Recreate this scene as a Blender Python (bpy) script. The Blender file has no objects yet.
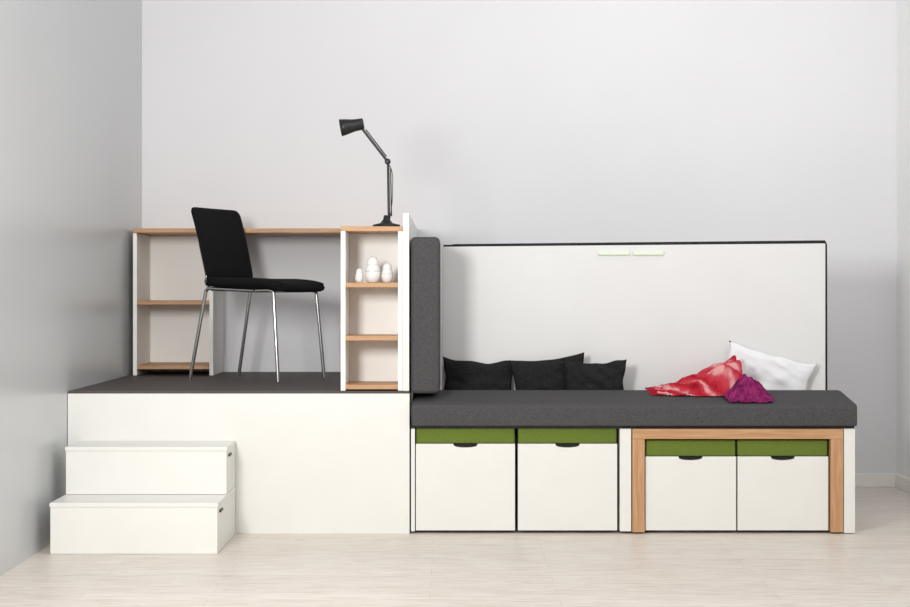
import bpy, bmesh, math, random
from mathutils import Vector, Matrix, noise
random.seed(3)
scene=bpy.context.scene
try:
    scene.view_settings.view_transform='Standard'
    scene.view_settings.look='None'
except Exception as e: print(e)
COL=scene.collection

# ------------------------------------------------------------ materials
def new_mat(name):
    m=bpy.data.materials.new(name); m.use_nodes=True
    nt=m.node_tree; b=nt.nodes['Principled BSDF']
    return m,nt,b
def mat_noise(name,c1,c2,scale=30,rough=.5,bump=0,bscale=None,spec=.4,stretch=(1,1,1),metal=0,detail=4):
    m,nt,b=new_mat(name); N=nt.nodes; L=nt.links
    tc=N.new('ShaderNodeTexCoord'); mp=N.new('ShaderNodeMapping'); mp.inputs['Scale'].default_value=stretch
    L.new(tc.outputs['Object'],mp.inputs['Vector'])
    n=N.new('ShaderNodeTexNoise'); n.inputs['Scale'].default_value=scale; n.inputs['Detail'].default_value=detail
    L.new(mp.outputs[0],n.inputs['Vector'])
    r=N.new('ShaderNodeValToRGB'); r.color_ramp.elements[0].position=.35; r.color_ramp.elements[1].position=.65
    r.color_ramp.elements[0].color=(*c1,1); r.color_ramp.elements[1].color=(*c2,1)
    L.new(n.outputs['Fac'],r.inputs[0]); L.new(r.outputs[0],b.inputs['Base Color'])
    b.inputs['Roughness'].default_value=rough; b.inputs['Specular IOR Level'].default_value=spec; b.inputs['Metallic'].default_value=metal
    if bump:
        n2=N.new('ShaderNodeTexNoise'); n2.inputs['Scale'].default_value=bscale or scale*3
        L.new(mp.outputs[0],n2.inputs['Vector'])
        bp=N.new('ShaderNodeBump'); bp.inputs['Strength'].default_value=bump; bp.inputs['Distance'].default_value=.005
        L.new(n2.outputs['Fac'],bp.inputs['Height']); L.new(bp.outputs[0],b.inputs['Normal'])
    return m
M={}
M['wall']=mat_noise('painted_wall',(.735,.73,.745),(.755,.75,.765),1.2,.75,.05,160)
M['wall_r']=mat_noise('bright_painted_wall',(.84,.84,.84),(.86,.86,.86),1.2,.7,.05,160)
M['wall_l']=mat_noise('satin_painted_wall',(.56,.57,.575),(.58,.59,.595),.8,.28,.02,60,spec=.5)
M['white']=mat_noise('white_laminate',(.72,.71,.67),(.735,.725,.685),6,.38)
M['cream']=mat_noise('cream_laminate',(.88,.86,.82),(.89,.87,.83),6,.45)
M['panel']=mat_noise('white_panel_lacquer',(.665,.66,.65),(.68,.675,.665),4,.5)
M['trim']=mat_noise('baseboard_paint',(.84,.82,.77),(.86,.84,.79),8,.45)
M['carpet']=mat_noise('dark_floor_cover',(.062,.050,.046),(.082,.067,.062),90,.6,.2,400)
M['felt']=mat_noise('charcoal_wool_felt',(.055,.053,.055),(.095,.091,.094),260,.95,.5,500,spec=.15)
M['felt_dk']=mat_noise('dark_felt',(.035,.034,.036),(.07,.067,.07),260,.95,.5,500,spec=.15)
M['piping']=mat_noise('black_piping',(.018,.018,.019),(.032,.031,.032),60,.9,spec=.15)
M['green']=mat_noise('green_wool_felt',(.105,.15,.022),(.155,.215,.042),220,.95,.5,450,spec=.15)
M['blackcl']=mat_noise('black_cushion_cloth',(.009,.009,.010),(.020,.019,.021),120,.9,.4,300,spec=.2)
M['chairblk']=mat_noise('black_upholstery',(.005,.005,.006),(.009,.009,.010),200,.9,.3,500,spec=.12)
M['chrome']=mat_noise('chrome_tube',(.50,.50,.50),(.56,.56,.56),20,.18,metal=1)
M['blkmetal']=mat_noise('black_metal',(.008,.008,.008),(.014,.014,.014),40,.4)
M['dark']=mat_noise('cutout_shade',(.008,.008,.008),(.012,.012,.012),40,.8)  # near-black colour standing in for shade inside the stool cutouts
M['pillow']=mat_noise('white_cotton',(.73,.73,.74),(.78,.78,.79),7,.9,.25,14,spec=.1)
M['china']=mat_noise('white_porcelain',(.76,.76,.75),(.80,.79,.78),15,.2)
M['chinagrey']=mat_noise('grey_print',(.30,.29,.28),(.45,.43,.41),60,.3)
M['handle']=mat_noise('pale_green_handle',(.66,.73,.58),(.70,.77,.62),20,.5)
M['purple']=mat_noise('purple_knit',(.11,.006,.055),(.26,.025,.12),40,.95,.5,180,spec=.1)

def oak(name,axis):
    st=[14,14,14]; st['xyz'.index(axis)]=1.0
    m,nt,b=new_mat(name); N=nt.nodes; L=nt.links
    tc=N.new('ShaderNodeTexCoord'); mp=N.new('ShaderNodeMapping'); mp.inputs['Scale'].default_value=st
    L.new(tc.outputs['Object'],mp.inputs['Vector'])
    n=N.new('ShaderNodeTexNoise'); n.inputs['Scale'].default_value=5; n.inputs['Detail'].default_value=6; n.inputs['Distortion'].default_value=.4
    L.new(mp.outputs[0],n.inputs['Vector'])
    r=N.new('ShaderNodeValToRGB'); e=r.color_ramp.elements
    e[0].position=.3; e[0].color=(.41,.21,.095,1); e[1].position=.7; e[1].color=(.55,.32,.165,1)
    L.new(n.outputs['Fac'],r.inputs[0]); L.new(r.outputs[0],b.inputs['Base Color'])
    b.inputs['Roughness'].default_value=.5
    return m
M['oakx']=oak('oak_grain_along','x'); M['oakz']=oak('oak_grain_upright','z')

def floor_mat():
    m,nt,b=new_mat('whitewashed_plank_floor'); N=nt.nodes; L=nt.links
    tc=N.new('ShaderNodeTexCoord')
    br=N.new('ShaderNodeTexBrick'); br.inputs['Scale'].default_value=1
    br.inputs['Brick Width'].default_value=1.3; br.inputs['Row Height'].default_value=.12
    br.inputs['Mortar Size'].default_value=.0012; br.inputs['Mortar Smooth'].default_value=.3
    br.inputs['Color1'].default_value=(.665,.605,.545,1); br.inputs['Color2'].default_value=(.71,.65,.59,1); br.inputs['Mortar'].default_value=(.52,.46,.40,1)
    br.offset=.37
    L.new(tc.outputs['Object'],br.inputs['Vector'])
    mp=N.new('ShaderNodeMapping'); mp.inputs['Scale'].default_value=(1.4,14,1); L.new(tc.outputs['Object'],mp.inputs['Vector'])
    n=N.new('ShaderNodeTexNoise'); n.inputs['Scale'].default_value=4; n.inputs['Detail'].default_value=8; n.inputs['Roughness'].default_value=.65; n.inputs['Distortion'].default_value=.8
    L.new(mp.outputs[0],n.inputs['Vector'])
    r=N.new('ShaderNodeValToRGB'); r.color_ramp.elements[0].position=.34; r.color_ramp.elements[1].position=.56
    r.color_ramp.elements[0].color=(.78,.745,.715,1); r.color_ramp.elements[1].color=(1,1,1,1)
    L.new(n.outputs['Fac'],r.inputs[0])
    mx=N.new('ShaderNodeMix'); mx.data_type='RGBA'; mx.blend_type='MULTIPLY'; mx.inputs[0].default_value=1
    L.new(br.outputs['Color'],mx.inputs[6]); L.new(r.outputs[0],mx.inputs[7]); L.new(mx.outputs[2],b.inputs['Base Color'])
    b.inputs['Roughness'].default_value=.40; b.inputs['Specular IOR Level'].default_value=.4
    return m
M['floor']=floor_mat()
def red_mat():
    m,nt,b=new_mat('red_patterned_throw'); N=nt.nodes; L=nt.links
    tc=N.new('ShaderNodeTexCoord')
    w=N.new('ShaderNodeTexWave'); w.bands_direction='DIAGONAL'; w.inputs['Scale'].default_value=2.4; w.inputs['Distortion'].default_value=1.5; w.inputs['Detail'].default_value=2
    L.new(tc.outputs['UV'],w.inputs['Vector'])
    n=N.new('ShaderNodeTexNoise'); n.inputs['Scale'].default_value=10; n.inputs['Detail'].default_value=3
    L.new(tc.outputs['UV'],n.inputs['Vector'])
    mx=N.new('ShaderNodeMath'); mx.operation='MULTIPLY_ADD'; mx.inputs[1].default_value=.4
    s=N.new('ShaderNodeMath'); s.operation='MULTIPLY'; s.inputs[1].default_value=.6
    L.new(n.outputs['Fac'],s.inputs[0]); L.new(w.outputs['Fac'],mx.inputs[0]); L.new(s.outputs[0],mx.inputs[2])
    r=N.new('ShaderNodeValToRGB'); e=r.color_ramp.elements
    e[0].position=.25; e[0].color=(.30,.010,.022,1); e[1].position=.72; e[1].color=(.62,.30,.30,1)
    e2=e.new(.42); e2.color=(.44,.024,.042,1); e3=e.new(.59); e3.color=(.47,.055,.075,1)
    L.new(mx.outputs[0],r.inputs[0]); L.new(r.outputs[0],b.inputs['Base Color'])
    b.inputs['Roughness'].default_value=.95; b.inputs['Specular IOR Level'].default_value=.1
    return m
M['red']=red_mat()

# ------------------------------------------------------------ helpers
def link(o): COL.objects.link(o); return o
def mesh_obj(name,bm,mat,loc=(0,0,0),smooth=False):
    bmesh.ops.recalc_face_normals(bm,faces=bm.faces)
    me=bpy.data.meshes.new(name); bm.to_mesh(me); bm.free()
    o=bpy.data.objects.new(name,me); o.location=loc; me.materials.append(mat)
    if smooth:
        for p in me.polygons: p.use_smooth=True
    return link(o)
def box(name,x0,x1,y0,y1,z0,z1,mat,bev=.002,seg=2,smooth=False):
    bm=bmesh.new(); bmesh.ops.create_cube(bm,size=1)
    for v in bm.verts: v.co=Vector((v.co.x*(x1-x0),v.co.y*(y1-y0),v.co.z*(z1-z0)))
    if bev: bmesh.ops.bevel(bm,geom=list(bm.edges),offset=bev,segments=seg,affect='EDGES',profile=.5)
    return mesh_obj(name,bm,mat,((x0+x1)/2,(y0+y1)/2,(z0+z1)/2),smooth)
def prism(name,pts,y0,y1,mat,loc=(0,0,0),bev=0):
    bm=bmesh.new()
    f=bm.faces.new([bm.verts.new((x,y0,z)) for x,z in pts])
    r=bmesh.ops.extrude_face_region(bm,geom=[f])
    for v in r['geom']:
        if isinstance(v,bmesh.types.BMVert): v.co.y=y1
    if bev: bmesh.ops.bevel(bm,geom=list(bm.edges),offset=bev,segments=2,affect='EDGES')
    return mesh_obj(name,bm,mat,loc)
def prism_x(name,pts,x0,x1,mat,bev=.012,loc=(0,0,0)):
    bm=bmesh.new()
    f=bm.faces.new([bm.verts.new((x0,y,z)) for y,z in pts])
    r=bmesh.ops.extrude_face_region(bm,geom=[f])
    for v in r['geom']:
        if isinstance(v,bmesh.types.BMVert): v.co.x=x1
    bmesh.ops.bevel(bm,geom=list(bm.edges),offset=bev,segments=4,affect='EDGES',profile=.5)
    return mesh_obj(name,bm,mat,loc,True)
def tube(name,pts,r,mat,res=6):
    c=bpy.data.curves.new(name,'CURVE'); c.dimensions='3D'; c.bevel_depth=r; c.bevel_resolution=res; c.use_fill_caps=True
    s=c.splines.new('POLY'); s.points.add(len(pts)-1)
    for i,p in enumerate(pts): s.points[i].co=(*p,1)
    o=bpy.data.objects.new(name,c); link(o)
    dg=bpy.context.evaluated_depsgraph_get(); dg.update()
    me=bpy.data.meshes.new_from_object(o.evaluated_get(dg)); bpy.data.objects.remove(o)
    me.materials.clear(); me.materials.append(mat)
    for p in me.polygons: p.use_smooth=True
    return link(bpy.data.objects.new(name,me))
def bend(pts,n=6,rad=.03):
    P=[Vector(p) for p in pts]; out=[P[0]]
    for i in range(1,len(P)-1):
        a=(P[i-1]-P[i]); b=(P[i+1]-P[i]); ra=min(rad,a.length*.45,b.length*.45)
        s=P[i]+a.normalized()*ra; e=P[i]+b.normalized()*ra
        for k in range(n+1):
            t=k/n; out.append(s*(1-t)**2+P[i]*2*t*(1-t)+e*t*t)
    out.append(P[-1]); return out
def revolve(name,prof,mat,n=32,loc=(0,0,0)):
    bm=bmesh.new(); rings=[]
    for r,z in prof:
        rings.append([bm.verts.new((r*math.cos(2*math.pi*i/n),r*math.sin(2*math.pi*i/n),z)) for i in range(n)])
    for a,b in zip(rings,rings[1:]):
        for i in range(n): bm.faces.new((a[i],a[(i+1)%n],b[(i+1)%n],b[i]))
    bm.faces.new(rings[0]); bm.faces.new(rings[-1])
    return mesh_obj(name,bm,mat,loc,True)
def root(name,label,cat,loc=(0,0,0),group=None):
    e=bpy.data.objects.new(name,None); e.empty_display_size=.1; e.location=loc; link(e)
    tag(e,label,cat,group); return e
def tag(o,label,cat,group=None):
    o['label']=label; o['category']=cat
    if group: o['group']=group
    return o
def add(r,*obs,local=False):
    for o in obs:
        if not local: o.location=Vector(o.location)-Vector(r.location)
        o.parent=r
    return obs[0]
def clone(r,loc,label=None):
    n=r.copy(); link(n); n.location=loc
    for ch in r.children:
        c=ch.copy(); link(c); c.parent=n
        for g in ch.children:
            d=g.copy(); link(d); d.parent=c
    if label: n['label']=label
    return n

# ------------------------------------------------------------ draped throws (cloth settled over temporary forms, which are deleted again)
zf=lambda y: .6555 if y>.27 else .6555-(.27-y)*.157
def drape(name,x0,x1,y0,y1,form,seed,mat,label,grow=-.22,n=(84,64),frames=30,rot=0,fringe=False):
    bm=bmesh.new(); V=[]; X0,X1,Y0,Y1=x0-.12,x1+.12,max(-.022,y0-.1),y1+.12
    for i in range(81):
        V.append([])
        for j in range(61):
            x=X0+(X1-X0)*i/80; y=Y0+(Y1-Y0)*j/60
            V[i].append(bm.verts.new((x,y,zf(y)-.002+form(x,y))))
    for i in range(80):
        for j in range(60): bm.faces.new((V[i][j],V[i+1][j],V[i+1][j+1],V[i][j+1]))
    fo=mesh_obj('form',bm,mat)
    fo.modifiers.new('c','COLLISION'); fo.collision.thickness_outer=.003; fo.collision.cloth_friction=25
    bm=bmesh.new(); uvl=bm.loops.layers.uv.new('UVMap'); V=[];UV={}
    cx,cy=(x0+x1)/2,(y0+y1)/2; ca,sa=math.cos(rot),math.sin(rot)
    for i in range(n[0]+1):
        V.append([])
        for j in range(n[1]+1):
            u=i/n[0]; v=j/n[1]
            lx=(u-.5)*(x1-x0); ly=(v-.5)*(y1-y0)
            x=cx+lx*ca-ly*sa; y=cy+lx*sa+ly*ca
            z=zf(y)+form(x,y)+.010+.010*noise.noise(Vector((u*5,v*5,seed)))+.007*noise.noise(Vector((u*12,v*12,seed+4)))
            q=bm.verts.new((x,y,z)); V[i].append(q); UV[q]=(u,v*.8)
    edge=[V[0][j].index for j in range(n[1]+1)]
    for i in range(n[0]):
        for j in range(n[1]): bm.faces.new((V[i][j],V[i+1][j],V[i+1][j+1],V[i][j+1]))
    for f in bm.faces:
        for l in f.loops: l[uvl].uv=UV[l.vert]
    c=mesh_obj('sheet',bm,mat,(0,0,0),True)
    cl=c.modifiers.new('cloth','CLOTH'); s=cl.settings
    s.quality=5; s.mass=.25; s.tension_stiffness=12; s.compression_stiffness=12; s.shear_stiffness=4; s.bending_stiffness=.15
    s.shrink_min=grow; s.air_damping=2
    cs=cl.collision_settings; cs.collision_quality=2; cs.distance_min=.003; cs.use_self_collision=True; cs.self_distance_min=.003
    cl.point_cache.frame_start=1; cl.point_cache.frame_end=frames
    scene.frame_start=1; scene.frame_end=frames
    for f in range(1,frames+1): scene.frame_set(f)
    dg=bpy.context.evaluated_depsgraph_get()
    me=bpy.data.meshes.new_from_object(c.evaluated_get(dg))
    bpy.data.objects.remove(c); bpy.data.objects.remove(fo); scene.frame_set(1)
    me.name=name
    zs=[v.co for v in me.vertices]; print(name,'z',min(v.z for v in zs),max(v.z for v in zs),'x',min(v.x for v in zs),max(v.x for v in zs),'y',min(v.y for v in zs),max(v.y for v in zs))
    for p in me.polygons: p.use_smooth=True
    o=link(bpy.data.objects.new(name,me))
    sd=o.modifiers.new('Thickness','SOLIDIFY'); sd.thickness=.004; sd.offset=1
    sb=o.modifiers.new('Smooth','SUBSURF'); sb.levels=1; sb.render_levels=1
    tag(o,label,'blanket')
    if fringe:
        fb=bmesh.new()
        for j in range(0,n[1]+1,2):
            p=me.vertices[j].co.copy()
            ln=.030+random.random()*.012
            e=Vector((p.x-ln,p.y+(random.random()-.5)*.02,0)); e.z=zf(e.y)+.004
            ax=e-p; q=ax.to_track_quat('Z','Y').to_matrix().to_4x4()
            bmesh.ops.create_cone(fb,cap_ends=True,segments=6,radius1=.0024,radius2=.0014,depth=ax.length,matrix=Matrix.Translation(p+ax/2)@q)
        fg=mesh_obj('fringe',fb,mat); fg.parent=o; fg['kind']='stuff'
    return o
def ss(a,b,x):
    t=max(0,min(1,(x-a)/(b-a))); return t*t*(3-2*t)
def form_red(x,y):
    h=.020*ss(1.03,1.10,x)+.045*ss(1.10,1.26,x)+.055*ss(1.24,1.36,x)
    h*=1-ss(1.385,1.43,x)
    ey=ss(.16,.24,y)*(1-ss(.36,.42,y))
    ridge=.016*math.sin((x*.55+ (y-.25)*1.0)*2*math.pi/.085+math.sin(x*13)*.8)+.009*math.sin(x*55+y*20)
    return h*ey+ridge*min(1,h/.03)*ss(.14,.2,y)*(1-ss(.38,.43,y))
def form_purple(x,y):
    h=.088*ss(1.29,1.40,x)*(1-ss(1.43,1.53,x))
    ridge=.008*math.sin(x*70+y*50)
    return (h+ridge*min(1,h/.04))*ss(.02,.07,y)*(1-ss(.10,.145,y))
drape('throw_blanket',1.04,1.42,.165,.415,form_red,2.3,M['red'],'crumpled red and pink patterned throw blanket with fringe',grow=-.30,fringe=True)
drape('throw_blanket',1.31,1.515,.015,.140,form_purple,7.7,M['purple'],'folded purple knitted throw beside the white pillow',n=(50,32),grow=-.25)

# ------------------------------------------------------------ room
YB=1.70; XL=-1.797; XR=2.608; H=3.6
def struct(o): o['kind']='structure'; return o
struct(box('floor',XL-.15,XR+.15,-8.2,YB+.15,-.1,0,M['floor'],0))
struct(box('wall_back',XL-.15,XR+.15,YB,YB+.15,0,H,M['wall'],0))
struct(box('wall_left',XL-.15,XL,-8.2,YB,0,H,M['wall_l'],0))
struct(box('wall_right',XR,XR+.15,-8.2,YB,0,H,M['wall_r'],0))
struct(box('baseboard_back',XL,XR,YB-.014,YB,0,.078,M['trim'],.003))
struct(box('baseboard_right',XR-.014,XR,-8.2,YB-.014,0,.078,M['trim'],.003))

# ------------------------------------------------------------ platform
PZ=.671
pl=root('platform','white laminate raised platform with dark floor covering on top','platform',(-.98,.85,0))
add(pl,box('body',XL+.002,-.190,0,YB-.015,0,PZ-.012,M['white'],.002))
add(pl,box('floor_covering',XL+.004,-.192,.004,YB-.015,PZ-.012,PZ,M['carpet'],.001))
def step(y0,z0,z1,label):
    r=root('step_box',label,'step',((-1.735-1.005)/2,y0/2,z0),'white steps up to the platform')
    x0,x1=-1.735,-1.005
    add(r,box('body',x0+.003,x1-.003,y0+.003,-.002,z0+.001,z1-.0185,M['white'],.001))
    add(r,box('tread',x0,x1,y0,-.002,z1-.018,z1,M['white'],.0015))
    h=add(r,box('handle',x1-.006,x1+.004,y0+.06,y0+.13,z1-.050,z1-.038,M['blkmetal'],.003)); h['label']='small black recessed pull'
    return r
step(-.543,0,.222,'lower white laminate step box with small black side pull')
step(-.28,.2225,.4375,'upper white laminate step box stacked against the platform')

# ------------------------------------------------------------ desk side
DY=1.30; DZ=1.490
def shelf_unit(x0,x1,y0,y1,z0,z1,shelves,label,top=True,th=.022):
    r=root('shelf_unit',label,'shelf',((x0+x1)/2,(y0+y1)/2,z0))
    add(r,box('side_panel',x0,x0+th,y0,y1,z0,z1,M['cream'],.0015))
    add(r,box('side_panel',x1-th,x1,y0,y1,z0,z1,M['cream'],.0015))
    add(r,box('back_panel',x0+th,x1-th,y1-.012,y1,z0,z1,M['cream'],.001))
    for z in shelves:
        add(r,box('shelf',x0+th,x1-th,y0+.002,y1-.012,z-.022,z,M['oakx'],.0015))
    return r
shelf_unit(-1.765,-1.318,DY,YB-.016,PZ+.0005,DZ-.026,[1.088,.728],'low white open shelf unit with oak shelves under the desk')
tower=shelf_unit(-.514,-.2225,.012,.30,PZ+.0005,1.422,[1.180,.930,.700],'narrow white open shelf tower with oak shelves')
add(tower,box('top_board',-.514,-.2225,.010,.30,1.4225,1.445,M['oakx'],.0015))
dk=root('desk','long oak desktop running along the wall over the shelves','desk',(-.98,1.5,DZ-.025))
add(dk,box('desktop',-1.765,-.2225,DY-.01,YB-.002,DZ-.0245,DZ,M['oakx'],.002))
tag(box('divider_panel',-.2215,-.192,.0,YB-.016,PZ+.0005,1.507,M['white'],.002),'tall white laminate divider panel beside the shelf tower','panel')

# ------------------------------------------------------------ chair
ch=root('dining_chair','black upholstered chair with slender chrome legs','chair')
def rounded_pad(name,fn,nu,nv,th,mat,sq=.22,pw=6):
    bm=bmesh.new(); T=[];B=[]
    for i in range(nu+1):
        T.append([]);B.append([])
        for j in range(nv+1):
            u=-1+2*i/nu; v=-1+2*j/nv
            uu=u*math.sqrt(1-sq*v*v*(abs(u)**pw)*(abs(v)**(pw-2))); vv=v*math.sqrt(1-sq*u*u*(abs(v)**pw)*(abs(u)**(pw-2)))
            p=fn(uu,vv); e=1e-3
            nrm=(fn(uu+e,vv)-p).cross(fn(uu,vv+e)-p).normalized()
            m=max(abs(u),abs(v)); t=th*(.25+.75*math.sqrt(max(0,1-m**8)))
            T[i].append(bm.verts.new(p+nrm*t/2)); B[i].append(bm.verts.new(p-nrm*t/2))
    for i in range(nu):
        for j in range(nv):
            bm.faces.new((T[i][j],T[i+1][j],T[i+1][j+1],T[i][j+1]))
            bm.faces.new((B[i][j],B[i][j+1],B[i+1][j+1],B[i+1][j]))
    ring=[(i,0) for i in range(nu)]+[(nu,j) for j in range(nv)]+[(i,nv) for i in range(nu,0,-1)]+[(0,j) for j in range(nv,0,-1)]
    for k in range(len(ring)):
        a=ring[k]; b=ring[(k+1)%len(ring)]
        bm.faces.new((T[a[0]][a[1]],T[b[0]][b[1]],B[b[0]][b[1]],B[a[0]][a[1]]))
    return mesh_obj(name,bm,mat,(0,0,0),True)
def seatf(u,v):
    return Vector((.028+.266*u, .230*v, .506+(.014*u*u if u<0 else -.030*u**3)+.006*v*v))
def backf(u,v):
    w=.217+.004*u
    return Vector((-.238-.048*u-.010*max(0,u)**2-.016*(1-v*v), w*v, .722+.192*u))
add(ch,rounded_pad('seat',seatf,24,24,.055,M['chairblk'],.3,8),local=True)
add(ch,rounded_pad('backrest',backf,24,24,.028,M['chairblk'],.12,14),local=True)
for sgn in (-1,1):
    y=sgn*.205; yf=sgn*.222
    add(ch,tube('leg',bend([(-.295,yf,0.004),(-.205,y,.47),(-.19,y,.483),(.10,y,.470)],6,.03),.0095,M['chrome']),local=True)
    add(ch,tube('leg',bend([(.260,yf,0.004),(.220,y,.465),(.19,y,.473),(.11,y,.47)],6,.02),.0095,M['chrome']),local=True)
    add(ch,tube('back_support',bend([(-.17,y*.93,.475),(-.205,y*.93,.49),(-.212,y*.93,.56),(-.258,y*.9,.72)],6,.03),.008,M['chrome']),local=True)
add(ch,tube('crossbar',[(-.15,-.205,.475),(-.15,.205,.475)],.008,M['chrome']),local=True)
add(ch,tube('crossbar',[(.14,-.205,.468),(.14,.205,.468)],.008,M['chrome']),local=True)
ch.location=(-1.008,.93,PZ+.001); ch.rotation_euler=(0,0,math.radians(-27))

# ------------------------------------------------------------ lamp
TZ=1.4455
lp=root('desk_lamp','black articulated desk lamp standing on the shelf tower','lamp')
add(lp,revolve('base',[(.064,.001),(.066,.004),(.064,.010),(.030,.018),(.016,.036),(.012,.055)],M['blkmetal']),local=True)
add(lp,tube('lower_arm',[(0.012,0,.03),(.008,0,.30)],.0062,M['blkmetal']),local=True)
add(lp,tube('lower_spring_rod',[(0.024,0,.05),(.020,0,.28)],.003,M['blkmetal']),local=True)
j=revolve('joint',[(.006,-.012),(.014,-.010),(.014,.010),(.006,.012)],M['blkmetal'],20); j.rotation_euler=(math.pi/2,0,0); j.location=(.006,0,.31)
add(lp,j,local=True)
add(lp,tube('upper_arm',[(.006,0,.31),(-.118,0,.470)],.0062,M['blkmetal']),local=True)
add(lp,tube('upper_spring_rod',[(.0,.0,.335),(-.098,0,.463)],.003,M['blkmetal']),local=True)
j2=revolve('joint',[(.005,-.010),(.011,-.009),(.011,.009),(.005,.010)],M['blkmetal'],20); j2.rotation_euler=(math.pi/2,0,0); j2.location=(-.12,0,.472)
add(lp,j2,local=True)
sh=revolve('lamp_shade',[(.022,.0),(.027,.003),(.029,.045),(.038,.090),(.041,.112),(.038,.112),(.035,.090),(.025,.045),(.018,.02)],M['blkmetal'],36)
sh.location=(-.108,0,.490); sh.rotation_euler=(0,math.radians(180+80),0)
add(lp,sh,local=True)
b=bmesh.new(); bmesh.ops.create_uvsphere(b,u_segments=16,v_segments=12,radius=.017)
bl=mesh_obj('bulb',b,M['china'],(-.108-.076,0,.490-.014),True); add(lp,bl,local=True)
cord=tube('cord',bend([(-.12,0,.468),(-.085,.012,.42),(-.02,.012,.345),(.030,.01,.27),(.028,.01,.12),(.016,0,.035)],8,.04),.0018,M['blkmetal'])
add(lp,cord,local=True)
lp.location=(-.302,.085,TZ)

# ------------------------------------------------------------ nesting dolls
def doll(h,x,label):
    k=h/.125
    prof=[(.020,0),(.028,.004),(.036,.028),(.0375,.046),(.034,.066),(.0295,.080),(.0285,.092),(.0265,.105),(.020,.117),(.011,.1235),(.003,.125)]
    r=root('nesting_doll',label,'figurine',(0,0,0),'white nesting dolls on the shelf')
    add(r,revolve('body',[(a*k,z*k) for a,z in prof],M['china']),local=True)
    add(r,revolve('seam_band',[(.0368*k,.0535*k),(.0372*k,.054*k),(.0370*k,.0555*k),(.0362*k,.056*k)],M['chinagrey']),local=True)
    add(r,revolve('painted_rim',[(.0292*k,.0838*k),(.0296*k,.0843*k),(.0294*k,.0852*k),(.0288*k,.0857*k)],M['chinagrey']),local=True)
    r.location=(x,.10,1.1805); return r
doll(.068,-.432,'smallest white porcelain nesting doll')
doll(.125,-.368,'largest white porcelain nesting doll')
doll(.095,-.299,'medium white porcelain nesting doll')

# ------------------------------------------------------------ daybed
db=root('daybed_frame','white laminate daybed frame over storage stools','bed frame',(.86,.25,0))
for x0,x1,zb in ((-.183,-.165,.012),(.798,.851,.012),(1.850,1.902,.004)):
    add(db,box('support_panel',x0,x1,0.0,.50,zb,.494,M['white'],.0015))
add(db,box('back_panel',-.165,1.850,.485,.50,.012,.36,M['white'],.001))
add(db,box('seat_board',-.183,1.902,.012,.50,.4945,.506,M['felt_dk'],.001))

tag(prism_x('seat_cushion',[(-.020,.5065),(.32,.5065),(.32,.655),(.27,.655),(-.004,.612),(-.022,.60)],-.180,1.908,M['felt'],.010),
 'long charcoal felt seat cushion with a sloping top','cushion')

bp=root('backrest_panel','tall white backrest panel edged in black with two handles','panel',(.93,.53,.5065))
add(bp,prism('board',[(-.040,.507),(1.893,.507),(1.893,1.381),(-.040,1.364)],.518,.55,M['panel'],bev=.002))
add(bp,prism('padding',[(-.030,.507),(1.906,.507),(1.906,1.398),(.02,1.379),(-.030,1.366)],.5505,.62,M['piping'],bev=.005))
add(bp,tube('piping',bend([(-.034,.534,1.3660),(1.897,.534,1.3880),(1.899,.534,.518)],6,.02),.0085,M['piping']))
for xa,xb in ((.746,.905),(.922,1.078)):
    add(bp,box('handle',xa,xb,.508,.5185,1.322,1.343,M['handle'],.003))

tag(box('upright_cushion',-.186,-.048,.02,.50,.657,1.396,M['felt'],.022,5,True),'thick charcoal felt cushion standing against the divider','cushion')

# stools
def stool(w,h,ch_,label,grp='white storage stools with green tops'):
    r=root('storage_stool',label,'stool',(0,0,0),grp)
    hw=w/2
    nb=.058; nd=.018
    pts=[(-hw,0),(hw,0),(hw,h)]
    for k in range(9):
        t=k/8; a=math.pi*t
        pts.append((nb*math.cos(a), h-nd*math.sin(a)**.6 if 0<k<8 else h))
    pts.append((-hw,h))
    add(r,prism('front_panel',pts,0,.016,M['white']),local=True)
    add(r,box('body',-hw,hw,.030,.44,.0,h-.002,M['white'],.001),local=True)
    g=add(r,box('cutout_shade_block',-nb-.02,nb+.02,.0165,.0295,h-.06,h-.002,M['dark'],0),local=True); g['label']='dark block painting the shade inside the curved handle cutout'  # black filler behind the notch, paints the recess shade
    add(r,box('seat_pad',-hw+.001,hw-.001,.004,.44,h+.001,h+ch_,M['green'],.008,3,True),local=True)
    return r
s1=stool(.466,.407,.073,'white box stool with green felt pad and curved cutout')
s1.location=(.0725,.012,.015)
s2=clone(s1,(.5530,.012,.015))
s3=stool(.426,.347,.076,'small white box stool with green pad under oak table')
s3.location=(1.1325,.014,.015)
s4=clone(s3,(1.5665,.014,.015))

# oak table
tb=root('low_table','oak frame low table tucked under the daybed cushion','table',(1.35,.2,0))
add(tb,box('table_top',.856,1.846,-.004,.455,.446,.4935,M['oakx'],.002))
add(tb,box('leg',.856,.914,-.004,.05,.008,.4455,M['oakz'],.002))
add(tb,box('leg',1.788,1.846,-.004,.05,.008,.4455,M['oakz'],.002))
add(tb,box('leg',.856,.914,.40,.455,.008,.4455,M['oakz'],.002))
add(tb,box('leg',1.788,1.846,.40,.455,.008,.4455,M['oakz'],.002))

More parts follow.
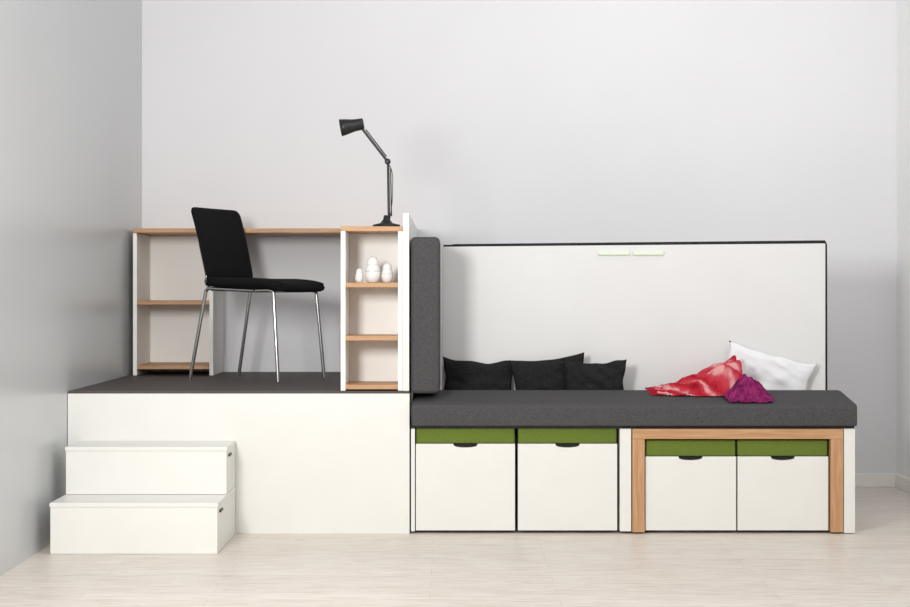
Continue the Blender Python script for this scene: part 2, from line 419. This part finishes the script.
# ------------------------------------------------------------ pillows
def pillow(name,w,h,t,mat,seed,label,cat='pillow',grp=None,crease=1.0):
    n=32; bm=bmesh.new(); T=[];B=[]
    for i in range(n+1):
        T.append([]);B.append([])
        for j in range(n+1):
            u=-1+2*i/n; v=-1+2*j/n
            pin=1-.13*(1-u*u)*abs(v)**3; pin2=1-.10*(1-v*v)*abs(u)**3
            x=u*w/2*pin2+noise.noise(Vector((v*2,seed,u)))*.008*abs(u); z=v*h/2*pin+noise.noise(Vector((u*2.2,seed+3,v)))*.012*abs(v)
            th=t/2*((1-abs(u)**2.6)*(1-abs(v)**2.6))**.55
            nn=noise.noise(Vector((u*1.8+seed,v*1.8,seed)))*.3+1
            d=(noise.noise(Vector((u*3.5+seed,v*3.5,seed*2)))*.009+noise.noise(Vector((u*3+v*4,v*1.5-u,seed)))*.010)*crease*min(1,th/(t*.2))
            T[i].append(bm.verts.new((x,-th*nn-d,z))); 
            B[i].append(T[i][j] if i in(0,n) or j in (0,n) else bm.verts.new((x,th*nn+d,z)))
    for i in range(n):
        for j in range(n):
            bm.faces.new((T[i][j],T[i+1][j],T[i+1][j+1],T[i][j+1]))
            try: bm.faces.new((B[i][j],B[i][j+1],B[i+1][j+1],B[i+1][j]))
            except: pass
    o=mesh_obj(name,bm,mat,(0,0,0),True); tag(o,label,cat,grp); return o
G='black scatter cushions'
p=pillow('scatter_cushion',.37,.28,.055,M['blackcl'],1,'black scatter cushion leaning on the white backrest','cushion',G)
p.location=(.140,.470,.662); p.rotation_euler=(math.radians(-3),math.radians(3),0)
p=pillow('scatter_cushion',.38,.29,.055,M['blackcl'],5,'black scatter cushion tilted against its neighbour','cushion',G)
p.location=(.495,.425,.672); p.rotation_euler=(math.radians(-3),math.radians(-6),0)
p=pillow('scatter_cushion',.32,.29,.055,M['blackcl'],9,'small black scatter cushion standing upright in front','cushion',G)
p.location=(.715,.368,.658); p.rotation_euler=(math.radians(-3),math.radians(0),0)
p=pillow('pillow',.46,.28,.07,M['pillow'],12,'soft white bed pillow slumped against the backrest',crease=.9)
p.location=(1.585,.468,.700); p.rotation_euler=(math.radians(-3),math.radians(15),0)

# ------------------------------------------------------------ lights
def area(name,loc,target,size,size_y,power,col=(1,1,1)):
    l=bpy.data.lights.new(name,'AREA'); l.shape='RECTANGLE'; l.size=size; l.size_y=size_y; l.energy=power; l.color=col
    o=bpy.data.objects.new(name,l); o.location=loc
    o.rotation_euler=(Vector(target)-Vector(loc)).to_track_quat('-Z','Y').to_euler(); link(o); return o
area('key_softbox',(-1.35,-4.0,1.9),(1.1,1.2,1.2),.65,.8,118,(1,.995,.98))
area('added_overhead_fill',(1.0,-2.6,3.5),(.9,1.2,1.0),3.0,2.2,48,(1,1,1))  # added soft fill from above, out of view
area('added_wall_wash',(1.3,-.3,3.5),(1.4,1.7,1.9),2.2,.6,9,(1,1,1))  # extra unseen light, added to brighten the back wall
w=bpy.data.worlds.new('World'); w.use_nodes=True; scene.world=w
bg=w.node_tree.nodes['Background']; bg.inputs[0].default_value=(.97,.98,1,1); bg.inputs[1].default_value=.48

# ------------------------------------------------------------ camera
cd=bpy.data.cameras.new('Camera'); cam=bpy.data.objects.new('Camera',cd); link(cam)
cam.location=(0,-7.0,1.136); cam.rotation_euler=(math.radians(90),0,0)
cd.sensor_width=36; cd.lens=1491/910*36
cd.shift_x=5/910; cd.shift_y=-11.5/910
scene.camera=cam
